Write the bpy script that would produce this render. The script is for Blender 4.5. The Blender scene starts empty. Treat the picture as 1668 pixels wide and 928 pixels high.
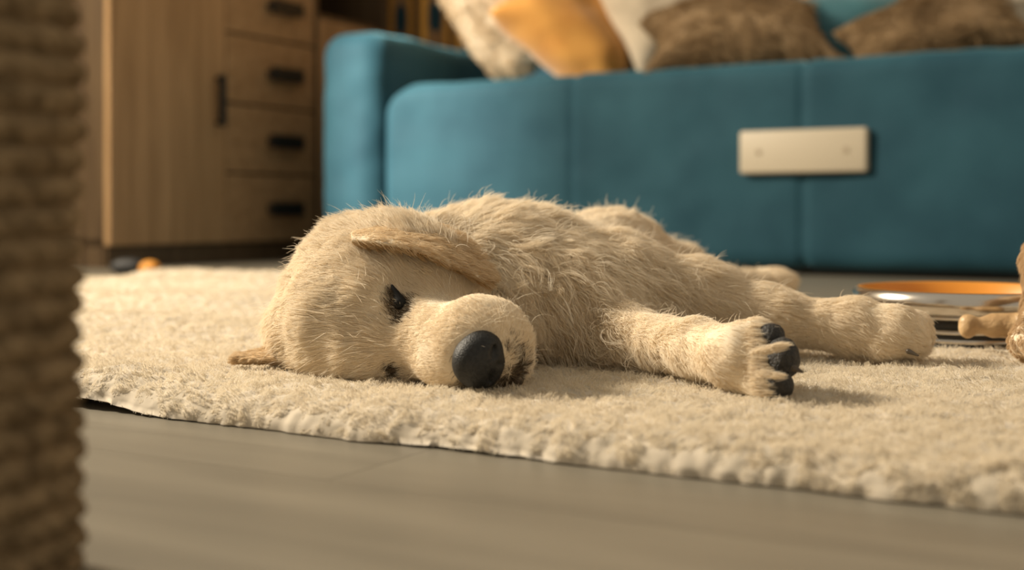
import bpy, bmesh, math
import numpy as np
from mathutils import Vector, Matrix, Quaternion
from mathutils.kdtree import KDTree

sc = bpy.context.scene
C = sc.collection
rng = np.random.default_rng(7)
R = math.radians

# ------------------------------------------------------------------ camera
CAM_H = 0.125
FPX = 2000.0
cam = bpy.data.objects.new('camera', bpy.data.cameras.new('camera'))
C.objects.link(cam)
cam.location = (0, 0, CAM_H)
cam.rotation_euler = (R(90), 0, 0)
cam.data.sensor_width = 36
cam.data.sensor_fit = 'HORIZONTAL'
cam.data.lens = 36 * FPX / 1668
cam.data.shift_y = -119 / 1668
cam.data.clip_start = 0.02
cam.data.dof.use_dof = True
cam.data.dof.focus_distance = 0.80
cam.data.dof.aperture_fstop = 4.6
sc.camera = cam

# ------------------------------------------------------------------ room axes: v runs along the sofa, u runs away behind it
OX, OY = -0.31, 2.90
V2 = np.array([0.868, -0.496]); U2 = np.array([0.496, 0.868])
RZ = math.atan2(V2[1], V2[0])
def L(a, b, z=0.0):
    return Vector((OX + a * V2[0] + b * U2[0], OY + a * V2[1] + b * U2[1], z))
def P(x, y, d):
    """world point seen at photograph pixel x, y at distance d"""
    return np.array([(x - 834) * d / FPX, d, CAM_H - (y - 345) * d / FPX])

# ------------------------------------------------------------------ world, window light, exposure
w = bpy.data.worlds.new('world'); sc.world = w; w.use_nodes = True
bg = w.node_tree.nodes['Background']
bg.inputs['Color'].default_value = (1.0, 0.88, 0.70, 1)
bg.inputs['Strength'].default_value = 0.40

ld = bpy.data.lights.new('window_daylight', 'AREA')
ld.shape = 'RECTANGLE'; ld.size = 0.42; ld.size_y = 0.55
ld.energy = 138; ld.color = (1.0, 0.87, 0.68)
lo = bpy.data.objects.new('window_daylight', ld); C.objects.link(lo)
LIGHT_A, LIGHT_B, LIGHT_Z = -0.90, -2.02, 1.60
lo.location = L(LIGHT_A, LIGHT_B, LIGHT_Z)
lo.rotation_euler = (Vector((0.10, 0.95, 0.05)) - lo.location).to_track_quat('-Z', 'Y').to_euler()

sd = bpy.data.lights.new('arm_spot', 'SPOT')          # spot added outside the window opening to brighten the sofa's arm
sd.energy = 1400; sd.color = (1.0, 0.90, 0.76); sd.spot_size = R(21); sd.spot_blend = 0.9; sd.shadow_soft_size = 0.05
so = bpy.data.objects.new('arm_spot', sd); C.objects.link(so)
so.location = L(-1.25, -2.7, 1.55)
so.rotation_euler = (L(-0.16, 0.0, 0.40) - so.location).to_track_quat('-Z', 'Y').to_euler()

sc.view_settings.view_transform = 'Standard'
sc.view_settings.look = 'None'
sc.view_settings.gamma = 1
sc.view_settings.use_curve_mapping = False
sc.view_settings.exposure = 0.22
sc.cycles.use_denoising = True
sc.cycles.max_bounces = 8

# ================================================================== helpers
def tag(o, label=None, cat=None, group=None, kind=None):
    if label: o['label'] = label
    if cat: o['category'] = cat
    if group: o['group'] = group
    if kind: o['kind'] = kind
    return o
def empty(name, label, cat, loc=(0, 0, 0), rz=0.0, group=None):
    o = bpy.data.objects.new(name, None); C.objects.link(o)
    o.empty_display_size = 0.05
    o.location = loc; o.rotation_euler = (0, 0, rz)
    return tag(o, label, cat, group)
def link(name, me, mat=None, parent=None, smooth=True):
    o = bpy.data.objects.new(name, me); C.objects.link(o)
    if mat and not len(me.materials): me.materials.append(mat)
    if smooth: me.shade_smooth()
    if parent: o.parent = parent
    return o
def mesh_np(name, verts, faces):
    """faces: list of tuples or (n,4)/(n,3) array"""
    me = bpy.data.meshes.new(name)
    verts = np.asarray(verts, np.float32)
    if isinstance(faces, np.ndarray):
        n, k = faces.shape
        me.vertices.add(len(verts)); me.vertices.foreach_set('co', verts.ravel())
        me.loops.add(n * k); me.loops.foreach_set('vertex_index', faces.astype(np.int32).ravel())
        me.polygons.add(n); me.polygons.foreach_set('loop_start', np.arange(0, n * k, k, dtype=np.int32))
        me.update(calc_edges=True); me.validate()
    else:
        me.from_pydata([tuple(map(float, v)) for v in verts], [], faces); me.update()
    return me
def grid_faces(nu, nv, wrap_u=False):
    i = np.arange(nu if wrap_u else nu - 1); j = np.arange(nv - 1)
    I, J = np.meshgrid(i, j, indexing='ij'); I2 = (I + 1) % nu
    return np.stack([I * nv + J, I2 * nv + J, I2 * nv + J + 1, I * nv + J + 1], -1).reshape(-1, 4)
def box_me(name, x0, x1, y0, y1, z0, z1, bev=0.002, seg=2):
    bm = bmesh.new(); bmesh.ops.create_cube(bm, size=1)
    for v in bm.verts:
        v.co = Vector(((x0 + x1) / 2 + v.co.x * (x1 - x0), (y0 + y1) / 2 + v.co.y * (y1 - y0), (z0 + z1) / 2 + v.co.z * (z1 - z0)))
    if bev: bmesh.ops.bevel(bm, geom=bm.edges[:], offset=bev, segments=seg, affect='EDGES', profile=0.5)
    me = bpy.data.meshes.new(name); bm.to_mesh(me); bm.free(); return me
def soft_box(name, lo_, hi_, r, res, disp=None):
    """subdivided box with rounded edges of radius r; disp(verts, normals) -> verts"""
    lo_ = np.array(lo_, float); hi_ = np.array(hi_, float); c = (lo_ + hi_) / 2; h = (hi_ - lo_) / 2
    bm = bmesh.new(); bmesh.ops.create_cube(bm, size=2)
    V = []; F = []; off = 0
    for ax in range(3):
        b, d = [(1, 2), (2, 0), (0, 1)][ax]
        nb = max(2, int(2 * h[b] / res)) + 1; nd = max(2, int(2 * h[d] / res)) + 1
        for s in (-1, 1):
            B, D = np.meshgrid(np.linspace(-h[b], h[b], nb), np.linspace(-h[d], h[d], nd), indexing='ij')
            p = np.zeros((nb * nd, 3)); p[:, b] = B.ravel(); p[:, d] = D.ravel(); p[:, ax] = s * h[ax]
            f = grid_faces(nb, nd)
            if s < 0: f = f[:, ::-1]
            V.append(p); F.append(f + off); off += len(p)
    bm.free()
    V = np.concatenate(V); F = np.concatenate(F)
    q = np.round(V * 1e5).astype(np.int64)
    _, idx, inv = np.unique(q, axis=0, return_index=True, return_inverse=True); inv = inv.ravel()
    V = V[idx]; F = inv[F]
    r_ = np.minimum(r, h * 0.98)
    core = np.clip(V, -(h - r_), h - r_)
    dv = (V - core) / r_
    n = np.linalg.norm(dv, axis=1, keepdims=True); N = dv / np.maximum(n, 1e-9)
    V = core + N * r_
    if disp is not None: V = disp(V + c, N) - c
    return mesh_np(name, V + c, F)

# ---- smooth value noise
_T = rng.random((32, 32, 32)).astype(np.float32)
def vnoise(p, s):
    q = np.asarray(p, np.float32) / s + 100.3
    i = np.floor(q).astype(int); f = (q - i); f = f * f * (3 - 2 * f); i &= 31; j = (i + 1) & 31
    x0, y0, z0 = i[..., 0], i[..., 1], i[..., 2]; x1, y1, z1 = j[..., 0], j[..., 1], j[..., 2]
    fx, fy, fz = f[..., 0], f[..., 1], f[..., 2]
    c00 = _T[x0, y0, z0] * (1 - fx) + _T[x1, y0, z0] * fx; c10 = _T[x0, y1, z0] * (1 - fx) + _T[x1, y1, z0] * fx
    c01 = _T[x0, y0, z1] * (1 - fx) + _T[x1, y0, z1] * fx; c11 = _T[x0, y1, z1] * (1 - fx) + _T[x1, y1, z1] * fx
    return ((c00 * (1 - fy) + c10 * fy) * (1 - fz) + (c01 * (1 - fy) + c11 * fy) * fz) * 2 - 1

# ---- materials
def new_mat(name, col, rough=0.6, metal=0.0, sheen=0.0, spec=0.5):
    m = bpy.data.materials.new(name); m.use_nodes = True
    b = m.node_tree.nodes['Principled BSDF']
    b.inputs['Base Color'].default_value = (*col, 1); b.inputs['Roughness'].default_value = rough
    b.inputs['Metallic'].default_value = metal; b.inputs['Sheen Weight'].default_value = sheen
    b.inputs['Specular IOR Level'].default_value = spec
    return m
def noise_mat(name, c1, c2, scale=(1, 1, 1), nscale=8, detail=4, rough=0.6, bump=0.0, bscale=None, sheen=0.0, sheen_tint=None, spec=0.5, distort=0.0, ramp=(0.35, 0.65)):
    m = new_mat(name, c1, rough, sheen=sheen, spec=spec); nt = m.node_tree; n = nt.nodes; l = nt.links
    b = n['Principled BSDF']
    if sheen_tint: b.inputs['Sheen Tint'].default_value = (*sheen_tint, 1)
    tc = n.new('ShaderNodeTexCoord'); mp = n.new('ShaderNodeMapping'); mp.inputs['Scale'].default_value = scale
    ns = n.new('ShaderNodeTexNoise'); ns.inputs['Scale'].default_value = nscale; ns.inputs['Detail'].default_value = detail
    ns.inputs['Distortion'].default_value = distort
    cr = n.new('ShaderNodeValToRGB'); cr.color_ramp.elements[0].position = ramp[0]; cr.color_ramp.elements[1].position = ramp[1]
    cr.color_ramp.elements[0].color = (*c1, 1); cr.color_ramp.elements[1].color = (*c2, 1)
    l.new(tc.outputs['Object'], mp.inputs['Vector']); l.new(mp.outputs[0], ns.inputs['Vector'])
    l.new(ns.outputs['Fac'], cr.inputs['Fac']); l.new(cr.outputs['Color'], b.inputs['Base Color'])
    if bump:
        nb = n.new('ShaderNodeTexNoise'); nb.inputs['Scale'].default_value = bscale or nscale; nb.inputs['Detail'].default_value = 3
        bp = n.new('ShaderNodeBump'); bp.inputs['Strength'].default_value = bump; bp.inputs['Distance'].default_value = 0.004
        l.new(mp.outputs[0], nb.inputs['Vector']); l.new(nb.outputs['Fac'], bp.inputs['Height']); l.new(bp.outputs[0], b.inputs['Normal'])
    return m
def wood_mat(name, c1, c2, axis='Z', rough=0.5):
    s = {'Z': (14, 14, 0.9), 'X': (0.9, 14, 14)}[axis]
    return noise_mat(name, c1, c2, scale=s, nscale=3.0, detail=6, rough=rough, bump=0.15, bscale=6, distort=0.6, spec=0.3)
def fur_mat(name, col, dark, rough=0.75):
    """strands: colour varies per strand through a stored attribute"""
    m = new_mat(name, col, rough, spec=0.25); nt = m.node_tree; n = nt.nodes; l = nt.links
    b = n['Principled BSDF']
    at = n.new('ShaderNodeAttribute'); at.attribute_name = 'tint'; at.attribute_type = 'GEOMETRY'
    mx = n.new('ShaderNodeMix'); mx.data_type = 'RGBA'
    mx.inputs['A'].default_value = (*dark, 1); mx.inputs['B'].default_value = (*col, 1)
    l.new(at.outputs['Fac'], mx.inputs['Factor']); l.new(mx.outputs['Result'], b.inputs['Base Color'])
    tr = n.new('ShaderNodeBsdfTranslucent'); l.new(mx.outputs['Result'], tr.inputs['Color'])
    ms = n.new('ShaderNodeMixShader'); ms.inputs[0].default_value = 0.42
    l.new(b.outputs[0], ms.inputs[1]); l.new(tr.outputs[0], ms.inputs[2]); l.new(ms.outputs[0], n['Material Output'].inputs['Surface'])
    return m

M = {}
M['velvet'] = noise_mat('teal_velvet', (0.010, 0.045, 0.067), (0.019, 0.069, 0.096), nscale=5, rough=0.75, bump=0.1, bscale=40, sheen=0.35, sheen_tint=(0.30, 0.75, 0.95), spec=0.2)
M['wood'] = wood_mat('oak_veneer', (0.33, 0.20, 0.095), (0.45, 0.285, 0.145))
M['wood_h'] = wood_mat('oak_drawer_veneer', (0.31, 0.19, 0.092), (0.42, 0.27, 0.14), 'X')
M['wood_dark'] = wood_mat('oak_carcass', (0.085, 0.054, 0.029), (0.13, 0.085, 0.045))
M['handle'] = new_mat('dark_metal_handle', (0.035, 0.035, 0.032), 0.45, 0.6)
M['plastic'] = new_mat('cream_plate', (0.45, 0.39, 0.29), 0.5)
M['screw'] = new_mat('screw_cap', (0.33, 0.26, 0.18), 0.5)
M['floor'] = noise_mat('pale_laminate', (0.150, 0.134, 0.104), (0.195, 0.174, 0.135), scale=(1.2, 10, 10), nscale=3, detail=6, rough=0.42, bump=0.05, distort=0.5, spec=0.4)
M['black'] = new_mat('black_rubber', (0.02, 0.02, 0.019), 0.6)
M['steel'] = new_mat('brushed_steel', (0.62, 0.58, 0.52), 0.22, 1.0)
M['orange'] = new_mat('orange_lining', (0.62, 0.26, 0.03), 0.4)
M['wall'] = noise_mat('wall_paint', (0.40, 0.31, 0.19), (0.44, 0.345, 0.215), nscale=30, rough=0.9)
M['white'] = new_mat('window_frame_white', (0.75, 0.70, 0.6), 0.5)

# ================================================================== structure
floor = link('floor', box_me('floor', -2.4, 4.2, -4.2, 1.25, -0.05, -0.0025, 0), M['wood_dark'], smooth=False)
floor.location = L(0, 0); floor.rotation_euler.z = RZ; tag(floor, kind='structure')
PW, PL = 0.19, 1.28
plank_me = {}
row = 0
b = -4.0
while b < 1.0:
    a = -1.6 - (row * 0.43) % PL
    while a < 3.6:
        k = row % 3
        if k not in plank_me:
            plank_me[k] = box_me('plank', 0.0002, PL - 0.0002, 0.0002, PW - 0.0002, -0.006, 0.0, 0, 1)
            plank_me[k].materials.append(M['floor'])
        o = bpy.data.objects.new('plank', plank_me[k]); C.objects.link(o); o.parent = floor
        o.location = (a, b, 0)
        a += PL
    b += PW; row += 1

CF = -0.418            # cabinet face
WL = -0.82             # left wall inner face
WB = 0.86              # back wall inner face
def struct(name, me, mat, loc=None):
    o = link(name, me, mat, smooth=False); o.location = loc or L(0, 0); o.rotation_euler.z = RZ
    return tag(o, kind='structure')
struct('wall_back', box_me('wall_back', WL - 0.1, 3.4, WB, WB + 0.1, 0, 2.5, 0), M['wall'])
# left wall with a window opening
wb0, wb1, wz0, wz1 = -2.95, -1.66, 0.95, 2.15
bm = bmesh.new()
for (y0, y1, z0, z1) in ((-4.0, wb0, 0, 2.5), (wb1, WB + 0.1, 0, 2.5), (wb0, wb1, 0, wz0), (wb0, wb1, wz1, 2.5)):
    r_ = bmesh.ops.create_cube(bm, size=1)
    for v in r_['verts']:
        v.co = Vector((WL - 0.05 + v.co.x * 0.1, (y0 + y1) / 2 + v.co.y * (y1 - y0), (z0 + z1) / 2 + v.co.z * (z1 - z0)))
me = bpy.data.meshes.new('wall_left'); bm.to_mesh(me); bm.free()
struct('wall_left', me, M['wall'])
win = empty('window_1', None, None, L(0, 0), RZ); tag(win, kind='structure')
bm = bmesh.new()
def addbox(bm, x0, x1, y0, y1, z0, z1):
    r_ = bmesh.ops.create_cube(bm, size=1)
    for v in r_['verts']:
        v.co = Vector(((x0 + x1) / 2 + v.co.x * (x1 - x0), (y0 + y1) / 2 + v.co.y * (y1 - y0), (z0 + z1) / 2 + v.co.z * (z1 - z0)))
x0, x1 = WL - 0.08, WL - 0.02
for y0, y1, z0, z1 in ((wb0, wb0 + .05, wz0, wz1), (wb1 - .05, wb1, wz0, wz1), (wb0, wb1, wz0, wz0 + .05), (wb0, wb1, wz1 - .05, wz1), ((wb0 + wb1) / 2 - .02, (wb0 + wb1) / 2 + .02, wz0, wz1)):
    addbox(bm, x0, x1, y0, y1, z0, z1)
me = bpy.data.meshes.new('window_frame'); bm.to_mesh(me); bm.free(); link('window_frame', me, M['white'], win, False)

# patterned curtain hanging on the back wall
def curtain_mat():
    m = new_mat('patterned_curtain', (0.5, 0.25, 0.06), 0.9); nt = m.node_tree; n = nt.nodes; l = nt.links; b = n['Principled BSDF']
    tc = n.new('ShaderNodeTexCoord'); sx = n.new('ShaderNodeSeparateXYZ'); l.new(tc.outputs['Object'], sx.inputs[0])
    def math_(op, a, b_=None, c=None):
        q = n.new('ShaderNodeMath'); q.operation = op
        for i, val in enumerate((a, b_, c)):
            if val is None: continue
            if isinstance(val, (int, float)): q.inputs[i].default_value = val
            else: l.new(val, q.inputs[i])
        return q.outputs[0]
    per = 0.125
    fx = math_('FRACT', math_('DIVIDE', math_('ADD', sx.outputs[0], 5.086), per))
    cr = n.new('ShaderNodeValToRGB'); e = cr.color_ramp; e.interpolation = 'CONSTANT'
    e.elements[0].position = 0; e.elements[0].color = (0.30, 0.17, 0.08, 1)
    e.elements[1].position = 0.34; e.elements[1].color = (0.9, 0.45, 0.08, 1)
    q = e.elements.new(0.52); q.color = (0.36, 0.20, 0.085, 1)
    q = e.elements.new(0.86); q.color = (0.9, 0.45, 0.08, 1)
    l.new(fx, cr.inputs[0])
    # blue ovals in the second band
    dx = math_('DIVIDE', math_('SUBTRACT', fx, 0.69), 0.13)
    fz = math_('FRACT', math_('DIVIDE', math_('ADD', sx.outputs[2], 0.043), 0.14))
    dz = math_('DIVIDE', math_('SUBTRACT', fz, 0.5), 0.34)
    rr = math_('ADD', math_('POWER', dx, 2.0), math_('POWER', math_('ABSOLUTE', dz), 3.0))
    ins = math_('LESS_THAN', rr, 1.0)
    mx = n.new('ShaderNodeMix'); mx.data_type = 'RGBA'; mx.inputs['B'].default_value = (0.012, 0.05, 0.07, 1)
    l.new(ins, mx.inputs['Factor']); l.new(cr.outputs[0], mx.inputs['A']); l.new(mx.outputs['Result'], b.inputs['Base Color'])
    return m
nu, nv = 400, 12
A = np.linspace(-0.64, 2.9, nu); Z = np.linspace(0.03, 1.9, nv)
AA, ZZ = np.meshgrid(A, Z, indexing='ij')
BB = 0.80 + 0.016 * np.sin(AA * 2 * math.pi / 0.125) + 0.006 * np.sin(AA * 31)
me = mesh_np('curtain', np.stack([AA, BB, ZZ], -1).reshape(-1, 3), grid_faces(nu, nv))
cu = link('curtain', me, curtain_mat()); cu.location = L(0, 0); cu.rotation_euler.z = RZ
md = cu.modifiers.new('thick', 'SOLIDIFY'); md.thickness = 0.004
tag(cu, 'orange and brown striped curtain with dark blue ovals behind the sofa', 'curtain')

# ================================================================== wooden cabinet along the left wall
cab = empty('wooden_cabinet', 'oak cabinet with a tall door and four drawers left of the sofa', 'cabinet', L(0, 0), RZ)
c0, c1, c2, c3 = -0.443, -0.073, 0.281, 0.62
HT = 1.12
bm = bmesh.new()
T = 0.018
xb = WL + 0.01
addbox(bm, xb, CF - 0.020, c0, c0 + T, 0.0, HT)
addbox(bm, xb, CF - 0.020, c1 - T / 2, c1 + T / 2, 0.05, HT)
addbox(bm, xb, CF - 0.001, c2 - T / 2, c2 + T / 2, 0.05, HT)
addbox(bm, xb, CF, c3 - T, c3, 0.05, HT)
addbox(bm, xb, CF - 0.020, c0, c3, 0.047, 0.047 + T)
addbox(bm, xb, CF, c0, c3, HT, HT + T)
addbox(bm, xb, xb + 0.008, c0, c3, 0.05, HT)
addbox(bm, xb, CF, c2, c3, 0.05, 0.068)
me = bpy.data.meshes.new('carcass'); bm.to_mesh(me); bm.free(); link('carcass', me, M['wood_dark'], cab, False)
link('plinth', box_me('plinth', xb, CF - 0.012, c0 + 0.005, c3, 0.0, 0.046, 0), M['wood_dark'], cab, False)
def handle(parent, y, z, w_, h_, x=CF):
    bm = bmesh.new()
    addbox(bm, x + 0.016, x + 0.024, y - w_ / 2, y + w_ / 2, z - h_ / 2, z + h_ / 2)
    if w_ > h_:
        for s in (-1, 1): addbox(bm, x, x + 0.018, y + s * (w_ / 2 - .008) - .005, y + s * (w_ / 2 - .008) + .005, z - h_ / 4, z + h_ / 4)
    else:
        for s in (-1, 1): addbox(bm, x, x + 0.018, y - w_ / 4, y + w_ / 4, z + s * (h_ / 2 - .008) - .005, z + s * (h_ / 2 - .008) + .005)
    bmesh.ops.bevel(bm, geom=bm.edges[:], offset=0.001, segments=1, affect='EDGES')
    me = bpy.data.meshes.new('handle'); bm.to_mesh(me); bm.free()
    return link('handle', me, M['handle'], parent, False)
mid = (c0 + c1) / 2
d1 = link('door', box_me('door', CF - 0.019, CF, c0 + 0.001, c1 - 0.0015, 0.049, HT - 0.003, 0.0015, 1), M['wood'], cab, False)
handle(d1, c1 - 0.032, 0.398, 0.020, 0.125)
zt = 0.047
for i in range(6):
    z0, z1 = zt + 0.002, zt + 0.172
    dr = link('drawer', box_me('drawer', CF - 0.019, CF, c1 + 0.0015, c2 - 0.011, z0, z1, 0.0025, 2), M['wood_h'], cab, False)
    handle(dr, (c1 + c2) / 2 + 0.035, z0 + 0.083, 0.125, 0.036)
    zt += 0.1755
d3 = link('door', box_me('door', CF - 0.019, CF, c2 + 0.011, c3 - 0.002, 0.049, 0.655, 0.0015, 1), M['wood'], cab, False)
for z in (0.660, 0.90):
    link('shelf', box_me('shelf', xb, CF - 0.03, c2 + 0.01, c3 - T, z, z + 0.016, 0), M['wood_dark'], cab, False)

# ================================================================== sofa
sofa = empty('sofa', 'teal velvet sofa with rounded arm behind the sleeping puppy', 'sofa', L(0, 0), RZ)
SW = 2.02
SH = 0.424
def soft_disp(amp, s, seam=None, z_top=None):
    def f(V_, N_):
        d = amp * (vnoise(V_, s) + 0.5 * vnoise(V_, s * 0.45))
        if seam is not None:
            for q in seam: d = d - 0.006 * np.exp(-((V_[:, 0] - q) / 0.008) ** 2)
        V2_ = V_ + N_ * d[:, None]
        return V2_
    return f
link('arm', soft_box('arm', (-0.183, -0.015, 0.014), (-0.002, 0.84, 0.560), 0.058, 0.012, soft_disp(0.004, 0.10)), M['velvet'], sofa)
link('arm', soft_box('arm', (SW + 0.002, -0.015, 0.03), (SW + 0.183, 0.84, 0.560), 0.058, 0.02, soft_disp(0.004, 0.10)), M['velvet'], sofa)
def front_disp(V_, N_):
    d = 0.0035 * (vnoise(V_, 0.12) + 0.5 * vnoise(V_, 0.05))
    for q in (0.505, 1.01, 1.515): d = d - 0.007 * np.exp(-((V_[:, 0] - q) / 0.007) ** 2)
    V_ = V_ + N_ * d[:, None]
    # the end of the panel rolls down beside the arm
    e = np.clip((0.10 - V_[:, 0]) / 0.10, 0, 1)
    e2 = np.clip((V_[:, 0] - (SW - 0.10)) / 0.10, 0, 1)
    V_[:, 2] -= 0.045 * (e ** 2.2 + e2 ** 2.2) * np.clip((V_[:, 2] - 0.25) / 0.17, 0, 1)
    return V_
link('front_panel', soft_box('front_panel', (0.002, 0.0, 0.014), (SW - 0.002, 0.16, SH), 0.035, 0.0085, front_disp), M['velvet'], sofa)
link('seat', soft_box('seat', (0.0, 0.14, 0.05), (SW, 0.66, SH - 0.02), 0.03, 0.03, soft_disp(0.004, 0.12)), M['velvet'], sofa)
link('backrest', soft_box('backrest', (0.0, 0.56, 0.05), (SW, 0.775, 0.612), 0.05, 0.02, soft_disp(0.004, 0.12)), M['velvet'], sofa)
link('plinth', box_me('plinth', -0.15, SW + 0.15, 0.06, 0.74, 0.0, 0.035, 0), M['black'], sofa, False)
pl = link('mounting_plate', box_me('mounting_plate', 0.888, 1.140, -0.020, 0.003, 0.200, 0.2855, 0.006, 3), M['plastic'], sofa)
tag(pl, 'cream rectangular plate with two screws')
for x in (0.928, 1.100):
    bm = bmesh.new()
    bmesh.ops.create_cone(bm, cap_ends=True, segments=20, radius1=0.0062, radius2=0.0048, depth=0.003, matrix=Matrix.Translation((x, -0.0205, 0.243)) @ Matrix.Rotation(R(90), 4, 'X'))
    addbox(bm, x - 0.0035, x + 0.0035, -0.0228, -0.0216, 0.2422, 0.2438)
    me = bpy.data.meshes.new('screw'); bm.to_mesh(me); bm.free(); link('screw', me, M['screw'], pl, False)

# ================================================================== hair strands
def strands(name, roots, dirs, flow, length, radius, mat, parent, npts=5, curl=0.0, curl_scale=0.01, clump=None, clump_amt=0.0, tint=None, droop=0.0, tip=0.25):
    """roots/dirs/flow (n,3); length, radius (n,). curl: (n,) amplitude in metres"""
    n = len(roots)
    t = np.linspace(0, 1, npts)[None, :, None]
    nrm = dirs / np.maximum(np.linalg.norm(dirs, axis=1, keepdims=True), 1e-9)
    fl = flow / np.maximum(np.linalg.norm(flow, axis=1, keepdims=True), 1e-9)
    Ln = length[:, None, None]
    p = roots[:, None, :] + Ln * (nrm[:, None, :] * (t * 0.75 - 0.40 * t * t) + fl[:, None, :] * (0.25 * t + 0.60 * t * t))
    p[:, :, 2] -= droop * length[:, None] * (t[:, :, 0] ** 2)
    curl = np.broadcast_to(np.asarray(curl, float), (n,))
    if curl.max() > 0:
        a1 = np.cross(nrm, fl); a1 /= np.maximum(np.linalg.norm(a1, axis=1, keepdims=True), 1e-9)
        ph = 6.28 * vnoise(roots, curl_scale) * 1.5 + rng.normal(0, .5, n)
        fr = 1.1 + 0.9 * vnoise(roots + 3.1, curl_scale * 1.7)
        ang = ph[:, None] + t[:, :, 0] * 6.28 * fr[:, None]
        amp = curl[:, None] * t[:, :, 0]
        p += (a1[:, None, :] * (np.cos(ang) - np.cos(ph[:, None]))[:, :, None] + nrm[:, None, :] * (np.sin(ang) - np.sin(ph[:, None]))[:, :, None] * 0.6) * amp[:, :, None]
    if clump is not None and np.max(clump_amt) > 0:
        # pull strands toward the strand that guides their tuft
        K = max(1, int(n / clump)); g = rng.choice(n, K, replace=False)
        kd = KDTree(K)
        for i, q in enumerate(roots[g]): kd.insert(q, i)
        kd.balance()
        near = np.fromiter((kd.find(q)[1] for q in roots), int, n)
        gp = p[g][near]
        wgt = np.broadcast_to(np.asarray(clump_amt, float), (n,))[:, None, None] * (t ** 1.3)
        p = p * (1 - wgt) + gp * wgt
    hd = bpy.data.hair_curves.new(name)
    hd.add_curves([npts] * n)
    hd.attributes['position'].data.foreach_set('vector', p.astype(np.float32).ravel())
    ra = hd.attributes.get('radius') or hd.attributes.new('radius', 'FLOAT', 'POINT')
    tt = t[0, :, 0]
    rr = radius[:, None] * (1 - (1 - tip) * tt[None, :] ** 1.5)
    ra.data.foreach_set('value', rr.astype(np.float32).ravel())
    ti = hd.attributes.new('tint', 'FLOAT', 'CURVE')
    ti.data.foreach_set('value', (tint if tint is not None else rng.uniform(0.3, 1, n)).astype(np.float32))
    hd.materials.append(mat)
    o = bpy.data.objects.new(name, hd); C.objects.link(o)
    if parent: o.parent = parent
    return o
def sample_mesh(me, n, weight=None):
    me.calc_loop_triangles()
    nv_ = len(me.vertices); nt_ = len(me.loop_triangles)
    co = np.empty(nv_ * 3, np.float32); me.vertices.foreach_get('co', co); co = co.reshape(-1, 3).astype(float)
    no = np.empty(nv_ * 3, np.float32); me.vertices.foreach_get('normal', no); no = no.reshape(-1, 3).astype(float)
    tr = np.empty(nt_ * 3, np.int32); me.loop_triangles.foreach_get('vertices', tr); tr = tr.reshape(-1, 3)
    a, b_, c = co[tr[:, 0]], co[tr[:, 1]], co[tr[:, 2]]
    ar = np.linalg.norm(np.cross(b_ - a, c - a), axis=1) / 2
    if weight is not None: ar = ar * weight((a + b_ + c) / 3, (no[tr[:, 0]] + no[tr[:, 1]] + no[tr[:, 2]]) / 3)
    pick = rng.choice(nt_, n, p=ar / ar.sum())
    r1 = np.sqrt(rng.random(n))[:, None]; r2 = rng.random(n)[:, None]
    w0, w1, w2 = 1 - r1, r1 * (1 - r2), r1 * r2
    t_ = tr[pick]
    p = co[t_[:, 0]] * w0 + co[t_[:, 1]] * w1 + co[t_[:, 2]] * w2
    nn = no[t_[:, 0]] * w0 + no[t_[:, 1]] * w1 + no[t_[:, 2]] * w2
    nn /= np.maximum(np.linalg.norm(nn, axis=1, keepdims=True), 1e-9)
    return p, nn

# ================================================================== cushions
def pillow_me(name, w_, h_, t_, amp=0.004, ns=0.06, n=56, pinch=0.10):
    u = np.linspace(-1, 1, n); U, W_ = np.meshgrid(u, u, indexing='ij')
    prof = (np.clip(1 - U ** 4, 0, 1) * np.clip(1 - W_ ** 4, 0, 1)) ** 0.5
    prof = prof * (0.75 + 0.25 * (1 - (U ** 2 + W_ ** 2) / 2))
    X = U * w_ / 2 * (1 - pinch * (1 - W_ ** 2)); Y = W_ * h_ / 2 * (1 - pinch * (1 - U ** 2))
    V = []; 
    for s in (1, -1):
        V.append(np.stack([X, Y, s * prof * t_ / 2], -1).reshape(-1, 3))
    F = np.concatenate([grid_faces(n, n), grid_faces(n, n)[:, ::-1] + n * n])
    V = np.concatenate(V)
    q = np.round(V * 2e4).astype(np.int64); _, idx, inv = np.unique(q, axis=0, return_index=True, return_inverse=True); inv = inv.ravel()
    V = V[idx]; F = inv[F]
    V = V + np.stack([vnoise(V, ns), vnoise(V + 5, ns), 1.5 * vnoise(V + 9, ns)], -1) * amp
    return mesh_np(name, V, F)
def cushion(label, name, pos, w_, h_, t_, quat, mat, fuzz=None, amp=0.006, ns=0.07, nfuzz=9000, flen=0.022, pinch=0.10):
    me = pillow_me(name, w_, h_, t_, amp, ns, pinch=pinch)
    if fuzz is None:
        o = link(name, me, mat); o.location = pos; o.rotation_mode = 'QUATERNION'; o.rotation_quaternion = quat
        return tag(o, label, 'cushion', 'cushions on the sofa')
    root = empty(name, label, 'cushion', pos, 0, 'cushions on the sofa'); root.rotation_mode = 'QUATERNION'; root.rotation_quaternion = quat
    link('cover', me, mat, root)
    p, nn = sample_mesh(me, nfuzz)
    fl = np.stack([vnoise(p, .05), vnoise(p + 7, .05), vnoise(p + 13, .05)], -1) + np.array([0.3, -0.6, 0])
    strands('fur', p, nn, fl, flen * rng.uniform(.6, 1.2, nfuzz), np.full(nfuzz, 0.0007), fuzz, root, 4, curl=0.002, clump=8, clump_amt=0.5)
    return root
def look_quat(normal, up_hint, roll=0):
    z = Vector(normal).normalized(); y = Vector(up_hint); y = (y - z * y.dot(z)).normalized(); x = y.cross(z)
    m = Matrix((x, y, z)).transposed()
    return m.to_quaternion() @ Quaternion((0, 0, 1), R(roll))
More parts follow.
